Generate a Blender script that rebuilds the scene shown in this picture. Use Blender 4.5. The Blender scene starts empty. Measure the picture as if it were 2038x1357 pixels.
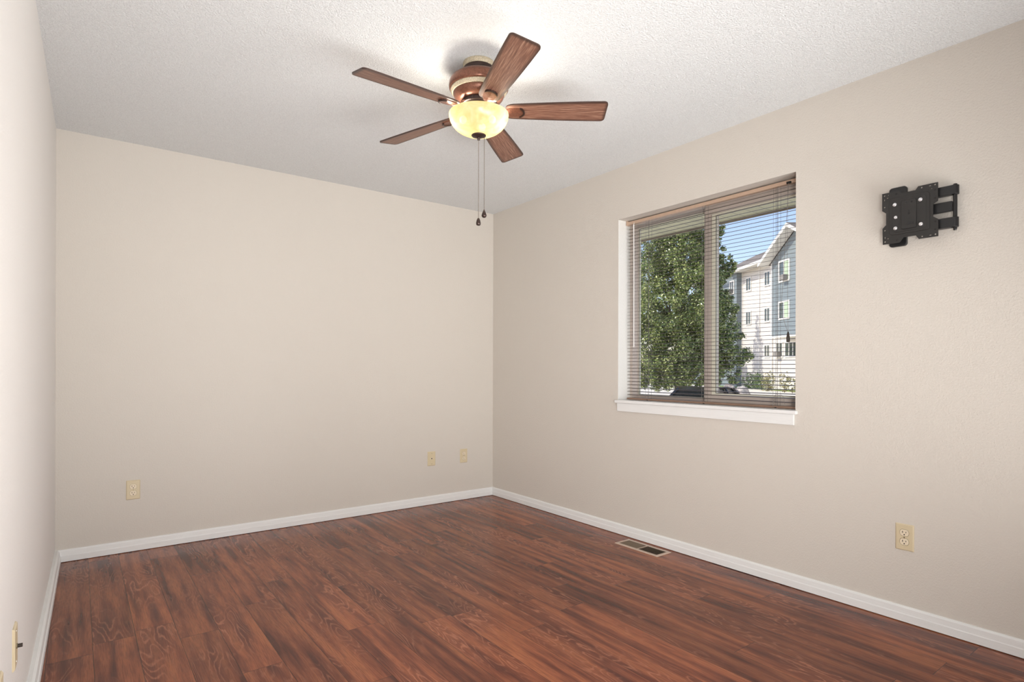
import bpy, bmesh, math, random
from mathutils import Vector, Matrix, Euler
from math import sin, cos, pi, radians, atan2, sqrt

random.seed(7)
SC = bpy.context.scene
COL = SC.collection

# ------------------------------------------------------------------ camera
YAW, PITCH, ROLL = 0.6425933593781964, 0.000317, 0.002668
CAM = Vector((-2.89223, -4.14118, 1.10068))
FPX, CX, CY = 1154.6742, 1018.998, 732.3975
cam_d = bpy.data.cameras.new('camera')
cam = bpy.data.objects.new('camera', cam_d)
COL.objects.link(cam)
fwd = Vector((sin(YAW) * cos(PITCH), cos(YAW) * cos(PITCH), sin(PITCH)))
rgt = Vector((cos(YAW), -sin(YAW), 0))
upv = rgt.cross(fwd)
r2 = rgt * cos(ROLL) + upv * sin(ROLL)
u2 = -rgt * sin(ROLL) + upv * cos(ROLL)
cam.matrix_world = Matrix(((r2.x, u2.x, -fwd.x, CAM.x), (r2.y, u2.y, -fwd.y, CAM.y),
                           (r2.z, u2.z, -fwd.z, CAM.z), (0, 0, 0, 1)))
cam_d.sensor_fit = 'HORIZONTAL'
cam_d.sensor_width = 36
cam_d.lens = FPX * 36 / 2038
cam_d.shift_x = (1019 - CX) / 2038
cam_d.shift_y = (CY - 678.5) / 2038
cam_d.clip_start = 0.02
cam_d.clip_end = 500
SC.camera = cam

# ------------------------------------------------------------------ colour management
SC.view_settings.view_transform = 'Standard'
SC.view_settings.look = 'None'
SC.view_settings.exposure = 0.09
SC.view_settings.gamma = 1.0
SC.view_settings.use_curve_mapping = False

# ------------------------------------------------------------------ sky, sun
SUN_EL = radians(46)
SUN_H = Vector((-0.77, 0.63, 0)).normalized()
world = bpy.data.worlds.new('world')
SC.world = world
world.use_nodes = True
wn = world.node_tree
wn.nodes.clear()
w_out = wn.nodes.new('ShaderNodeOutputWorld')
w_bg = wn.nodes.new('ShaderNodeBackground')
w_sky = wn.nodes.new('ShaderNodeTexSky')
w_sky.sky_type = 'NISHITA'
w_sky.sun_disc = False
w_sky.sun_elevation = SUN_EL
w_sky.sun_rotation = atan2(SUN_H.x, SUN_H.y)
w_sky.air_density = 1.0
w_sky.dust_density = 0.6
w_sky.ozone_density = 1.5
w_bg.inputs['Strength'].default_value = 0.25
w_mix = wn.nodes.new('ShaderNodeMix')
w_mix.data_type = 'RGBA'
w_mix.blend_type = 'MULTIPLY'
w_mix.inputs[0].default_value = 1.0
w_mix.inputs[7].default_value = (1.06, 0.93, 0.97, 1)
wn.links.new(w_sky.outputs[0], w_mix.inputs[6])
wn.links.new(w_mix.outputs[2], w_bg.inputs[0])
wn.links.new(w_bg.outputs[0], w_out.inputs[0])

sun_d = bpy.data.lights.new('sun', 'SUN')
sun_d.energy = 4.0
sun_d.color = (1.0, 0.93, 0.82)
sun_d.angle = radians(0.53)
sun = bpy.data.objects.new('sun', sun_d)
COL.objects.link(sun)
sdir = Vector((SUN_H.x * cos(SUN_EL), SUN_H.y * cos(SUN_EL), sin(SUN_EL)))
sun.rotation_euler = sdir.to_track_quat('Z', 'Y').to_euler()
sun.location = (-10, 10, 20)


def area_light(name, loc, target, sx, sy, power, color):
    d = bpy.data.lights.new(name, 'AREA')
    d.shape = 'RECTANGLE'
    d.size = sx
    d.size_y = sy
    d.energy = power
    d.color = color
    o = bpy.data.objects.new(name, d)
    COL.objects.link(o)
    o.location = loc
    o.rotation_euler = (Vector(loc) - Vector(target)).to_track_quat('Z', 'Y').to_euler()
    return o


# unseen fill lights added behind the camera to brighten the room: one turned up
# at the ceiling, one towards each side of the room
for nm_, lc_, tg_, sx_, sy_, pw_, sp_ in (
        ('bounce_fill', (-1.5, -4.55, 0.55), (-1.5, -1.9, 2.44), 2.6, 1.0, 30, 92),
        ('side_fill', (-2.75, -4.7, 0.9), (0, -0.6, 0.70), 0.8, 1.2, 29, 88),
        ('side_fill', (-0.4, -4.7, 0.9), (-3, -2.7, 1.0), 0.8, 1.2, 23, 78)):
    area_light(nm_, lc_, tg_, sx_, sy_, pw_, (1.0, 0.99, 0.97)).data.spread = radians(sp_)

# ------------------------------------------------------------------ helpers

def tag(o, label=None, cat=None, group=None, kind=None):
    if label: o['label'] = label
    if cat: o['category'] = cat
    if group: o['group'] = group
    if kind: o['kind'] = kind
    return o


def empty(name, loc=(0, 0, 0), rz=0, parent=None):
    o = bpy.data.objects.new(name, None)
    COL.objects.link(o)
    o.location = loc
    o.rotation_euler = (0, 0, rz)
    o.empty_display_size = 0.1
    if parent: o.parent = parent
    return o


def obj(name, bm, mats, parent=None, smooth=False, bevel=0, seg=2, autosmooth=None):
    bmesh.ops.recalc_face_normals(bm, faces=bm.faces)
    me = bpy.data.meshes.new(name)
    bm.to_mesh(me)
    bm.free()
    if not isinstance(mats, (list, tuple)): mats = [mats]
    for m in mats: me.materials.append(m)
    if smooth:
        for p in me.polygons: p.use_smooth = True
    o = bpy.data.objects.new(name, me)
    COL.objects.link(o)
    if parent: o.parent = parent
    if bevel:
        b = o.modifiers.new('bevel', 'BEVEL')
        b.width = bevel
        b.segments = seg
        b.limit_method = 'ANGLE'
        b.angle_limit = radians(40)
    return o


def box(bm, x0, x1, y0, y1, z0, z1, mi=0, M=None):
    vs = [bm.verts.new((x, y, z)) for z in (z0, z1) for y in (y0, y1) for x in (x0, x1)]
    if M:
        for v in vs: v.co = M @ v.co
    fs = []
    for q in ((0, 2, 3, 1), (4, 5, 7, 6), (0, 1, 5, 4), (2, 6, 7, 3), (0, 4, 6, 2), (1, 3, 7, 5)):
        f = bm.faces.new([vs[i] for i in q])
        f.material_index = mi
        fs.append(f)
    return fs


def prism(bm, pts, vec, mi=0, M=None):
    """pts: list of 3D points (planar), extruded by vec"""
    a = [bm.verts.new(p) for p in pts]
    b = [bm.verts.new(Vector(p) + Vector(vec)) for p in pts]
    if M:
        for v in a + b: v.co = M @ v.co
    n = len(pts)
    f = [bm.faces.new(a), bm.faces.new(b[::-1])]
    for i in range(n):
        f.append(bm.faces.new((a[i], a[(i + 1) % n], b[(i + 1) % n], b[i])))
    for x in f: x.material_index = mi
    return f


def lathe(bm, prof, n=48, c=(0, 0, 0), mi=0, axis='Z'):
    rings = []
    for r, z in prof:
        if r < 1e-5:
            p = [(0, 0, z)]
        else:
            p = [(r * cos(2 * pi * i / n), r * sin(2 * pi * i / n), z) for i in range(n)]
        if axis == 'X': p = [(q[2], q[0], q[1]) for q in p]
        if axis == 'Y': p = [(q[0], q[2], q[1]) for q in p]
        rings.append([bm.verts.new(Vector(q) + Vector(c)) for q in p])
    for A, B in zip(rings, rings[1:]):
        for i in range(n):
            j = (i + 1) % n
            if len(A) == 1 and len(B) == 1: continue
            if len(A) == 1: f = bm.faces.new((A[0], B[j], B[i]))
            elif len(B) == 1: f = bm.faces.new((A[i], A[j], B[0]))
            else: f = bm.faces.new((A[i], A[j], B[j], B[i]))
            f.material_index = mi


def tube(bm, pts, r, n=6, mi=0, rr=None):
    pts = [Vector(p) for p in pts]
    rings = []
    for i, p in enumerate(pts):
        d = (pts[min(i + 1, len(pts) - 1)] - pts[max(i - 1, 0)]).normalized()
        a = d.orthogonal() if i == 0 else (a - d * a.dot(d))
        a.normalize()
        b = d.cross(a)
        q = rr[i] if rr else r
        rings.append([bm.verts.new(p + a * q * cos(2 * pi * k / n) + b * q * sin(2 * pi * k / n)) for k in range(n)])
    for A, B in zip(rings, rings[1:]):
        for k in range(n):
            f = bm.faces.new((A[k], A[(k + 1) % n], B[(k + 1) % n], B[k]))
            f.material_index = mi
    for R in (rings[0], rings[-1]):
        bm.faces.new(R).material_index = mi


def sphere(bm, c, r, sx=1, sy=1, sz=1, n=12, mi=0):
    M = Matrix.Translation(c) @ Matrix.Diagonal((sx, sy, sz, 1))
    g = bmesh.ops.create_uvsphere(bm, u_segments=n, v_segments=max(6, n // 2), radius=r, matrix=M)
    for v in g['verts']:
        for f in v.link_faces: f.material_index = mi


# ------------------------------------------------------------------ materials
class NT:
    def __init__(s, name):
        s.m = bpy.data.materials.new(name)
        s.m.use_nodes = True
        s.t = s.m.node_tree
        s.b = s.t.nodes['Principled BSDF']
        s.out = s.t.nodes['Material Output']

    def n(s, typ, **kw):
        nd = s.t.nodes.new('ShaderNode' + typ)
        for k, v in kw.items():
            if k in nd.inputs.keys() if isinstance(k, str) else False:
                pass
            setattr(nd, k, v)
        return nd

    def l(s, a, b): s.t.links.new(a, b)

    def val(s, x, sock):
        if isinstance(x, (int, float)): sock.default_value = x
        else: s.l(x, sock)

    def math(s, op, a, b=None, c=None, clamp=False):
        nd = s.n('Math', operation=op)
        nd.use_clamp = clamp
        s.val(a, nd.inputs[0])
        if b is not None: s.val(b, nd.inputs[1])
        if c is not None: s.val(c, nd.inputs[2])
        return nd.outputs[0]

    def coords(s): return s.n('TexCoord').outputs['Object']

    def sep(s, v):
        nd = s.n('SeparateXYZ')
        s.l(v, nd.inputs[0])
        return nd.outputs

    def comb(s, x, y, z):
        nd = s.n('CombineXYZ')
        for i, q in enumerate((x, y, z)): s.val(q, nd.inputs[i])
        return nd.outputs[0]

    def noise(s, vec, scale, detail=2, rough=0.5, dist=0.0):
        nd = s.n('TexNoise')
        s.l(vec, nd.inputs['Vector'])
        nd.inputs['Scale'].default_value = scale
        nd.inputs['Detail'].default_value = detail
        nd.inputs['Roughness'].default_value = rough
        nd.inputs['Distortion'].default_value = dist
        return nd.outputs['Fac']

    def ramp(s, fac, stops):
        nd = s.n('ValToRGB')
        s.l(fac, nd.inputs[0])
        e = nd.color_ramp.elements
        while len(e) < len(stops): e.new(0.5)
        for el, (p, c) in zip(e, stops):
            el.position = p
            el.color = c if len(c) == 4 else (*c, 1)
        return nd.outputs[0]

    def mix(s, f, a, b, typ='MIX'):
        nd = s.n('Mix', data_type='RGBA', blend_type=typ)
        s.val(f, nd.inputs[0])
        for q, i in ((a, 6), (b, 7)):
            if isinstance(q, (tuple, list)): nd.inputs[i].default_value = (*q[:3], 1)
            else: s.l(q, nd.inputs[i])
        return nd.outputs[2]

    def bump(s, h, strength, dist):
        nd = s.n('Bump')
        nd.inputs['Strength'].default_value = strength
        nd.inputs['Distance'].default_value = dist
        s.l(h, nd.inputs['Height'])
        s.l(nd.outputs[0], s.b.inputs['Normal'])


def plain(name, col, rough=0.5, metal=0.0, spec=0.5, bump=None, vary=0.0, coat=0):
    t = NT(name)
    t.b.inputs['Roughness'].default_value = rough
    t.b.inputs['Metallic'].default_value = metal
    t.b.inputs['Specular IOR Level'].default_value = spec
    t.b.inputs['Coat Weight'].default_value = coat
    c = t.coords()
    nz = t.noise(c, 14 if not bump else bump[0], 3)
    lo = tuple(q * (1 - vary) for q in col)
    hi = tuple(min(1, q * (1 + vary)) for q in col)
    t.l(t.ramp(nz, [(0.3, lo), (0.7, hi)]), t.b.inputs['Base Color'])
    if bump: t.bump(nz, bump[1], bump[2])
    return t.m


def wall_mat(name, col):
    t = NT(name)
    c = t.coords()
    a = t.noise(c, 120, 3, 0.6)
    b = t.noise(c, 300, 2, 0.5)
    h = t.math('ADD', t.math('MULTIPLY', a, 1.0), t.math('MULTIPLY', b, 0.5))
    t.bump(h, 0.42, 0.0045)
    big = t.noise(c, 1.3, 2)
    t.l(t.ramp(big, [(0.3, tuple(q * 0.985 for q in col)), (0.7, col)]), t.b.inputs['Base Color'])
    t.b.inputs['Roughness'].default_value = 0.62
    t.b.inputs['Specular IOR Level'].default_value = 0.3
    return t.m


M_WALL = wall_mat('painted_greige_drywall', (0.655, 0.612, 0.558))
M_WALL_L = wall_mat('drywall_window_light_tint', (0.79, 0.765, 0.74))  # window light on the left wall, painted in as a lighter colour
M_REVEAL = wall_mat('painted_white_return', (0.80, 0.79, 0.76))


def ceiling_mat():
    t = NT('popcorn_ceiling')
    c = t.coords()
    v = t.n('TexVoronoi')
    v.inputs['Scale'].default_value = 150
    t.l(c, v.inputs['Vector'])
    a = t.noise(c, 210, 4, 0.65)
    h = t.math('ADD', t.math('MULTIPLY', t.math('SUBTRACT', 1.0, v.outputs['Distance']), 0.6), t.math('MULTIPLY', a, 1.2))
    t.bump(h, 0.75, 0.0065)
    t.l(t.ramp(a, [(0.25, (0.70, 0.715, 0.725)), (0.6, (0.86, 0.88, 0.89))]), t.b.inputs['Base Color'])
    t.b.inputs['Roughness'].default_value = 0.9
    t.b.inputs['Specular IOR Level'].default_value = 0.1
    return t.m


M_CEIL = ceiling_mat()


def floor_mat():
    t = NT('mahogany_laminate')
    PW, PL = 0.1425, 1.215
    s = t.sep(t.coords())
    xs = t.math('DIVIDE', t.math('ADD', s[0], 2.842), PW)
    ix = t.math('FLOOR', xs)
    wn1 = t.n('TexWhiteNoise', noise_dimensions='1D')
    t.l(ix, wn1.inputs['W'])
    ys = t.math('ADD', t.math('DIVIDE', s[1], PL), t.math('MULTIPLY', wn1.outputs['Value'], 7.0))
    iy = t.math('FLOOR', ys)
    wn2 = t.n('TexWhiteNoise', noise_dimensions='2D')
    t.l(t.comb(ix, iy, 0), wn2.inputs['Vector'])
    rnd = wn2.outputs['Value']
    fx = t.math('FRACT', xs)
    fy = t.math('FRACT', ys)
    # grain space, offset per plank
    gx = t.math('ADD', s[0], t.math('MULTIPLY', rnd, 37.0))
    gy = t.math('ADD', s[1], t.math('MULTIPLY', rnd, 61.0))
    warp = t.noise(t.comb(gx, t.math('MULTIPLY', gy, 0.17), 0), 8.5, 2, 0.5, 0.3)
    jit = t.noise(t.comb(gx, t.math('MULTIPLY', gy, 0.5), 7.0), 55.0, 2, 0.6)
    band = t.noise(t.comb(gx, t.math('MULTIPLY', gy, 0.075), rnd), 24.0, 2, 0.45)
    # cathedral contour lines
    rings = t.math('ADD', t.math('MULTIPLY', warp, 130.0), t.math('MULTIPLY', jit, 3.4))
    sn = t.math('SINE', rings)
    line = t.math('POWER', t.math('MULTIPLY_ADD', sn, 0.5, 0.5), 6.0)
    fine = t.noise(t.comb(gx, t.math('MULTIPLY', gy, 0.05), 0), 260.0, 2, 0.6)
    amount = t.ramp(t.noise(t.comb(gx, t.math('MULTIPLY', gy, 0.25), 3.0), 5.0, 2), [(0.47, (0.03, 0.03, 0.03)), (0.60, (1.0, 1.0, 1.0))])
    base = t.ramp(band, [(0.34, (0.100, 0.031, 0.021)), (0.45, (0.200, 0.062, 0.034)), (0.55, (0.285, 0.092, 0.046)), (0.66, (0.36, 0.125, 0.058))])
    base = t.mix(t.math('MULTIPLY', amount, 0.40), base, (0.185, 0.060, 0.034))
    c1 = t.mix(t.math('MULTIPLY', t.math('MULTIPLY', line, amount), 0.80), base, (0.42, 0.165, 0.095))
    c2 = t.mix(t.ramp(fine, [(0.34, (0.40, 0.40, 0.40)), (0.60, (0, 0, 0))]), c1, (0.050, 0.017, 0.013))
    tone = t.ramp(rnd, [(0.0, (0.78, 0.78, 0.80)), (1.0, (1.18, 1.15, 1.12))])
    c3 = t.mix(1.0, c2, tone, 'MULTIPLY')
    # seams
    ex = t.math('MULTIPLY', t.math('MINIMUM', fx, t.math('SUBTRACT', 1.0, fx)), PW)
    ey = t.math('MULTIPLY', t.math('MINIMUM', fy, t.math('SUBTRACT', 1.0, fy)), PL)
    e = t.math('MINIMUM', ex, ey)
    seam = t.math('LESS_THAN', e, 0.0009)
    c4 = t.mix(t.math('MULTIPLY', seam, 0.8), c3, (0.015, 0.007, 0.005))
    t.l(c4, t.b.inputs['Base Color'])
    hgt = t.math('ADD', t.math('MULTIPLY', t.math('MINIMUM', t.math('DIVIDE', e, 0.003), 1.0), 1.0), t.math('MULTIPLY', fine, 0.25))
    t.bump(hgt, 0.25, 0.0008)
    t.l(t.ramp(fine, [(0.3, (0.24, 0.24, 0.24)), (0.7, (0.17, 0.17, 0.17))]), t.b.inputs['Roughness'])
    t.b.inputs['Specular IOR Level'].default_value = 0.22
    return t.m


M_FLOOR = floor_mat()


def trim_mat(name, col, rough=0.4):
    t = NT(name)
    s = t.coords()
    sx = t.sep(s)
    br = t.noise(t.comb(t.math('MULTIPLY', sx[0], 1.0), t.math('MULTIPLY', sx[1], 1.0), t.math('MULTIPLY', sx[2], 40.0)), 9, 3, 0.6)
    t.l(t.ramp(br, [(0.3, tuple(q * 0.94 for q in col)), (0.7, col)]), t.b.inputs['Base Color'])
    t.b.inputs['Roughness'].default_value = rough
    t.bump(br, 0.12, 0.002)
    return t.m


M_TRIM = trim_mat('white_painted_trim', (0.83, 0.835, 0.83))
M_VINYL = plain('taupe_window_vinyl', (0.58, 0.50, 0.45), 0.45, vary=0.03)
M_VINYL_L = plain('pale_glazing_bead', (0.82, 0.79, 0.66), 0.45, vary=0.03)
M_GASKET = plain('dark_gasket', (0.05, 0.045, 0.04), 0.6)
M_BLIND = plain('taupe_blind_metal', (0.115, 0.085, 0.068), 0.38, vary=0.02)
M_HEAD = plain('tan_blind_headrail', (0.52, 0.37, 0.275), 0.35, vary=0.02)
M_CORD = plain('grey_blind_cord', (0.22, 0.20, 0.18), 0.8)
M_WAND = plain('clear_white_wand', (0.85, 0.83, 0.80), 0.15)
M_TASSEL = plain('brown_tassel', (0.035, 0.025, 0.02), 0.5)
M_IVORY = plain('ivory_plastic', (0.66, 0.56, 0.38), 0.35, vary=0.01)
M_IVORY2 = plain('ivory_receptacle', (0.78, 0.68, 0.52), 0.35, vary=0.01)
M_SLOT = plain('black_slot', (0.01, 0.009, 0.008), 0.7)
M_SCREW = plain('brass_screw', (0.35, 0.30, 0.20), 0.35, metal=0.8)
M_CHROME = plain('chrome_bolt', (0.80, 0.80, 0.82), 0.22, metal=0.9)
M_BLACK = plain('black_powder_coat', (0.019, 0.0175, 0.0165), 0.42, bump=(700, 0.35, 0.0006), vary=0.25)
M_BLACK2 = plain('black_steel', (0.012, 0.012, 0.013), 0.38, bump=(500, 0.2, 0.0004), vary=0.2)
M_VENT = plain('tan_register_enamel', (0.55, 0.42, 0.34), 0.4, vary=0.03)
M_VENT_D = plain('dark_duct', (0.035, 0.028, 0.02), 0.7, vary=0.2)
M_VENT_S = plain('brown_register_slat', (0.17, 0.125, 0.085), 0.45, vary=0.1)
M_BRONZE = plain('aged_bronze', (0.20, 0.085, 0.055), 0.32, metal=0.55, bump=(160, 0.08, 0.001), vary=0.25)
M_BRONZE_D = plain('dark_bronze', (0.055, 0.035, 0.030), 0.35, metal=0.6, vary=0.25)
M_ANTIQUE = plain('antique_cream_band', (0.50, 0.43, 0.31), 0.5, metal=0.2, bump=(220, 0.4, 0.002), vary=0.30)
M_CHAIN = plain('pull_chain_metal', (0.20, 0.17, 0.14), 0.35, metal=0.8)


def blade_mat():
    t = NT('walnut_blade')
    s = t.sep(t.coords())
    g = t.noise(t.comb(t.math('MULTIPLY', s[0], 0.04), s[1], s[2]), 300, 3, 0.65)
    band = t.noise(t.comb(t.math('MULTIPLY', s[0], 0.12), s[1], s[2]), 34, 2, 0.5)
    c = t.ramp(g, [(0.3, (0.085, 0.038, 0.026)), (0.5, (0.20, 0.095, 0.062)), (0.70, (0.42, 0.26, 0.18))])
    c = t.mix(t.math('MULTIPLY', band, 0.5), c, (0.15, 0.055, 0.035))
    at = t.n('Attribute', attribute_name='edge')
    c = t.mix(t.math('MULTIPLY', at.outputs['Fac'], 0.85), c, (0.022, 0.012, 0.010))
    t.l(c, t.b.inputs['Base Color'])
    t.b.inputs['Roughness'].default_value = 0.42
    return t.m


M_BLADE = blade_mat()


def bowl_mat():
    t = NT('amber_frosted_glass')
    t.t.nodes.remove(t.b)
    tl = t.n('BsdfTranslucent')
    tr = t.n('BsdfTransparent')
    gl = t.n('BsdfGlossy')
    gl.inputs['Roughness'].default_value = 0.25
    gl.inputs['Color'].default_value = (0.8, 0.75, 0.65, 1)
    em = t.n('Emission')
    c = t.noise(t.coords(), 16, 4, 0.6, 1.2)
    col = t.ramp(c, [(0.3, (0.92, 0.66, 0.27)), (0.7, (1.0, 0.83, 0.48))])
    t.l(t.mix(1.0, col, (0.10, 0.10, 0.10), 'MULTIPLY'), tl.inputs[0])
    t.l(col, em.inputs[0])
    tr.inputs[0].default_value = (1.0, 0.80, 0.48, 1)
    em.inputs[1].default_value = 0.46
    m1 = t.n('MixShader'); m1.inputs[0].default_value = 0.04
    t.l(tl.outputs[0], m1.inputs[1]); t.l(tr.outputs[0], m1.inputs[2])
    m2 = t.n('MixShader'); m2.inputs[0].default_value = 0.05
    t.l(m1.outputs[0], m2.inputs[1]); t.l(gl.outputs[0], m2.inputs[2])
    ad = t.n('AddShader')
    t.l(m2.outputs[0], ad.inputs[0]); t.l(em.outputs[0], ad.inputs[1])
    t.l(ad.outputs[0], t.out.inputs['Surface'])
    return t.m


M_BOWL = bowl_mat()


def emit(name, col, st):
    t = NT(name)
    t.b.inputs['Emission Color'].default_value = (*col, 1)
    t.b.inputs['Emission Strength'].default_value = st
    t.b.inputs['Base Color'].default_value = (0.9, 0.9, 0.85, 1)
    return t.m


M_BULB = emit('lit_bulb', (1.0, 0.86, 0.62), 14)


def glass_mat(name, tint=(0.97, 0.98, 0.97), refl=0.05):
    t = NT(name)
    t.t.nodes.remove(t.b)
    tr = t.n('BsdfTransparent'); tr.inputs[0].default_value = (*tint, 1)
    gl = t.n('BsdfGlossy'); gl.inputs['Roughness'].default_value = 0.02
    fr = t.n('Fresnel'); fr.inputs[0].default_value = 1.25
    m = t.n('MixShader')
    t.l(fr.outputs[0], m.inputs[0]); t.l(tr.outputs[0], m.inputs[1]); t.l(gl.outputs[0], m.inputs[2])
    t.l(m.outputs[0], t.out.inputs['Surface'])
    return t.m


M_GLASS = glass_mat('window_glass')

# ------------------------------------------------------------------ room shell
W = 2.9918
SLOPE = sin(0.018809)       # left wall runs very slightly out of square
H = 2.44
YF = -4.85


def xl(y): return -W + y * SLOPE


WY0, WY1, WZ0, WZ1 = -2.6585, -1.4615, 0.889, 2.0945   # window opening
TH = 0.20                                               # outer wall thickness

bm = bmesh.new()
prism(bm, [(0.2, 0.2, 0), (xl(0.2) - 0.2, 0.2, 0), (xl(YF - .2) - 0.2, YF - .2, 0), (0.2, YF - .2, 0)], (0, 0, -0.2))
tag(obj('floor', bm, M_FLOOR), 'dark red-brown wood-look plank floor with a soft sheen', 'floor', kind='structure')
bm = bmesh.new()
prism(bm, [(0.2, 0.2, H), (xl(0.2) - 0.2, 0.2, H), (xl(YF - .2) - 0.2, YF - .2, H), (0.2, YF - .2, H)], (0, 0, 0.2))
tag(obj('ceiling', bm, M_CEIL), 'white ceiling with popcorn texture', 'ceiling', kind='structure')
bm = bmesh.new()
box(bm, xl(0) - 0.2, 0, 0, 0.2, 0, H)
tag(obj('wall_back', bm, M_WALL), 'plain beige wall opposite the viewer, behind the ceiling fan', 'wall', kind='structure')
bm = bmesh.new()
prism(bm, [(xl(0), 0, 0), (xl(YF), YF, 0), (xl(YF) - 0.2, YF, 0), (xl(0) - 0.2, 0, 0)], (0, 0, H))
tag(obj('wall_left', bm, M_WALL_L), 'wall seen edge-on at the left, window light painted into its pale colour', 'wall', kind='structure')
bm = bmesh.new()
box(bm, xl(YF) - 0.2, 0.2, YF - 0.2, YF, 0, H)
tag(obj('wall_front', bm, M_WALL), 'wall behind the viewer', 'wall', kind='structure')
bm = bmesh.new()
box(bm, 0, TH, WY1, 0.2, 0, H)
box(bm, 0, TH, YF, WY0, 0, H)
box(bm, 0, TH, WY0, WY1, 0, WZ0)
box(bm, 0, TH, WY0, WY1, WZ1, H)
bmesh.ops.remove_doubles(bm, verts=bm.verts, dist=1e-5)
# white returns inside the opening on the jamb side
for f in bm.faces:
    c = f.calc_center_median()
    if WY0 - 1e-3 < c.y < WY1 + 1e-3 and abs(f.normal.y) > 0.9 and WZ0 < c.z < WZ1: f.material_index = 1
wr = obj('wall_right', bm, [M_WALL, M_REVEAL])
for p in wr.data.polygons:
    c = p.center
    p.material_index = 1 if (abs(c.y - WY0) < 2e-3 or abs(c.y - WY1) < 2e-3) and abs(p.normal.y) > 0.9 and WZ0 < c.z < WZ1 else 0
tag(wr, 'beige wall on the right with the window', 'wall', kind='structure')

# baseboards: colonial-ish flat board with a rounded top
BH = 0.0697


def baseprof(t):
    return [(0, 0.003), (t, 0.003), (t, BH * 0.50), (t * 0.86, BH * 0.56), (t * 0.74, BH * 0.88), (t * 0.45, BH * 0.99), (0, BH)]


bm = bmesh.new()
prism(bm, [(xl(0) + 0.01, -d, z) for d, z in baseprof(0.0125)], (abs(xl(0)) - 0.01, 0, 0))
tag(obj('baseboard_back', bm, M_TRIM), 'white baseboard along the back wall', 'baseboard', kind='structure')
bm = bmesh.new()
prism(bm, [(-d, -0.0, z) for d, z in baseprof(0.0125)], (0, YF, 0))
tag(obj('baseboard_right', bm, M_TRIM), 'white baseboard under the window wall', 'baseboard', kind='structure')
bm = bmesh.new()
prism(bm, [(xl(0) + d, 0, z) for d, z in baseprof(0.027)], (YF * SLOPE, YF, 0))
tag(obj('baseboard_left', bm, M_TRIM), 'white baseboard along the left wall', 'baseboard', kind='structure')

# ------------------------------------------------------------------ window
win = empty('window_1', (0.12, (WY0 + WY1) / 2, WZ0))
tag(win, 'taupe framed sliding window with two panes in the right wall', 'window', kind='structure')
win.location = (0, 0, 0)
FX0, FX1 = 0.115, 0.20
bm = bmesh.new()
fw_ = 0.024
ZT = 2.066
box(bm, FX0, FX1, WY1 - fw_, WY1, WZ0, WZ1)
box(bm, FX0, FX1, WY0, WY0 + fw_, WZ0, WZ1)
box(bm, FX0, FX1, WY0 + fw_, WY1 - fw_, ZT, WZ1)
box(bm, FX0, FX1, WY0 + fw_, WY1 - fw_, WZ0, 0.905)
obj('window_frame', bm, M_VINYL, win, bevel=0.002)
YM0, YM1 = -2.082, -2.034   # meeting stile of the sliding sash (y)


def sash(name, x0, x1, y0, y1, z0, z1, wl, wr_, wb, wt, glassx, b=0.011, br=None):
    bm = bmesh.new()
    box(bm, x0, x1, y0, y0 + wl, z0, z1)
    box(bm, x0, x1, y1 - wr_, y1, z0, z1)
    box(bm, x0, x1, y0 + wl, y1 - wr_, z0, z0 + wb)
    box(bm, x0, x1, y0 + wl, y1 - wr_, z1 - wt, z1)
    s = obj(name, bm, M_VINYL, win, bevel=0.0025)
    br = br or b
    bm = bmesh.new()
    gx0, gx1 = glassx - 0.006, glassx + 0.012
    ya, yb, za, zb = y0 + wl, y1 - wr_, z0 + wb, z1 - wt
    for q in ((ya, ya + b, za, zb), (yb - br, yb - 0.003, za, zb), (ya + b, yb - br, za, za + b), (ya + b, yb - br, zb - b, zb)):
        box(bm, gx0, gx1, *q)
    obj('glazing_bead', bm, M_VINYL_L, s)
    bm = bmesh.new()
    k = 0.003
    ya += b; yb -= br; za += b; zb -= b
    for q in ((ya, ya + k, za, zb), (yb - k, yb, za, zb), (ya + k, yb - k, za, za + k), (ya + k, yb - k, zb - k, zb)):
        box(bm, glassx - 0.0015, glassx + 0.0005, *q)
    obj('gasket', bm, M_GASKET, s)
    bm = bmesh.new()
    box(bm, glassx, glassx + 0.003, ya, yb, za, zb)
    obj('glass_pane', bm, M_GLASS, s)
    return s


sash('sliding_sash', 0.130, 0.155, WY0 + fw_ - 0.006, YM1, 0.903, ZT + 0.004, 0.030, 0.046, 0.043, 0.050, 0.142, 0.009, 0.028)
sash('fixed_sash', 0.163, 0.188, YM0 - 0.016, WY1 - fw_ + 0.003, 0.903, ZT + 0.004, 0.054, 0.006, 0.018, 0.014, 0.175, 0.004)
# sill (stool) and apron
sill = empty('trim_1', (0, (WY0 + WY1) / 2, WZ0))
tag(sill, 'white painted window sill with a tall apron below', 'window sill', kind='structure')
sill.location = (0, 0, 0)
bm = bmesh.new()
box(bm, -0.022, 0.0, -2.672, -1.447, 0.873, 0.892)
box(bm, 0.0, 0.1145, WY0 + 0.001, WY1 - 0.001, 0.8725, 0.892)
obj('sill_board', bm, M_TRIM, sill, bevel=0.003)
bm = bmesh.new()
box(bm, -0.013, 0.0, -2.655, -1.4635, 0.818, 0.8725)
obj('apron', bm, M_TRIM, sill, bevel=0.0015)

# ------------------------------------------------------------------ venetian blind
bl = empty('venetian_blind', (0.08, (WY0 + WY1) / 2, 0.893))
tag(bl, 'taupe horizontal slat blind lowered in the window with its slats open', 'blind')
BO = Vector(bl.location)


def off(o, O):
    """shift mesh data so the parent Empty can stand at the object's base"""
    o.data.transform(Matrix.Translation(-O))
    return o


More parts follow.
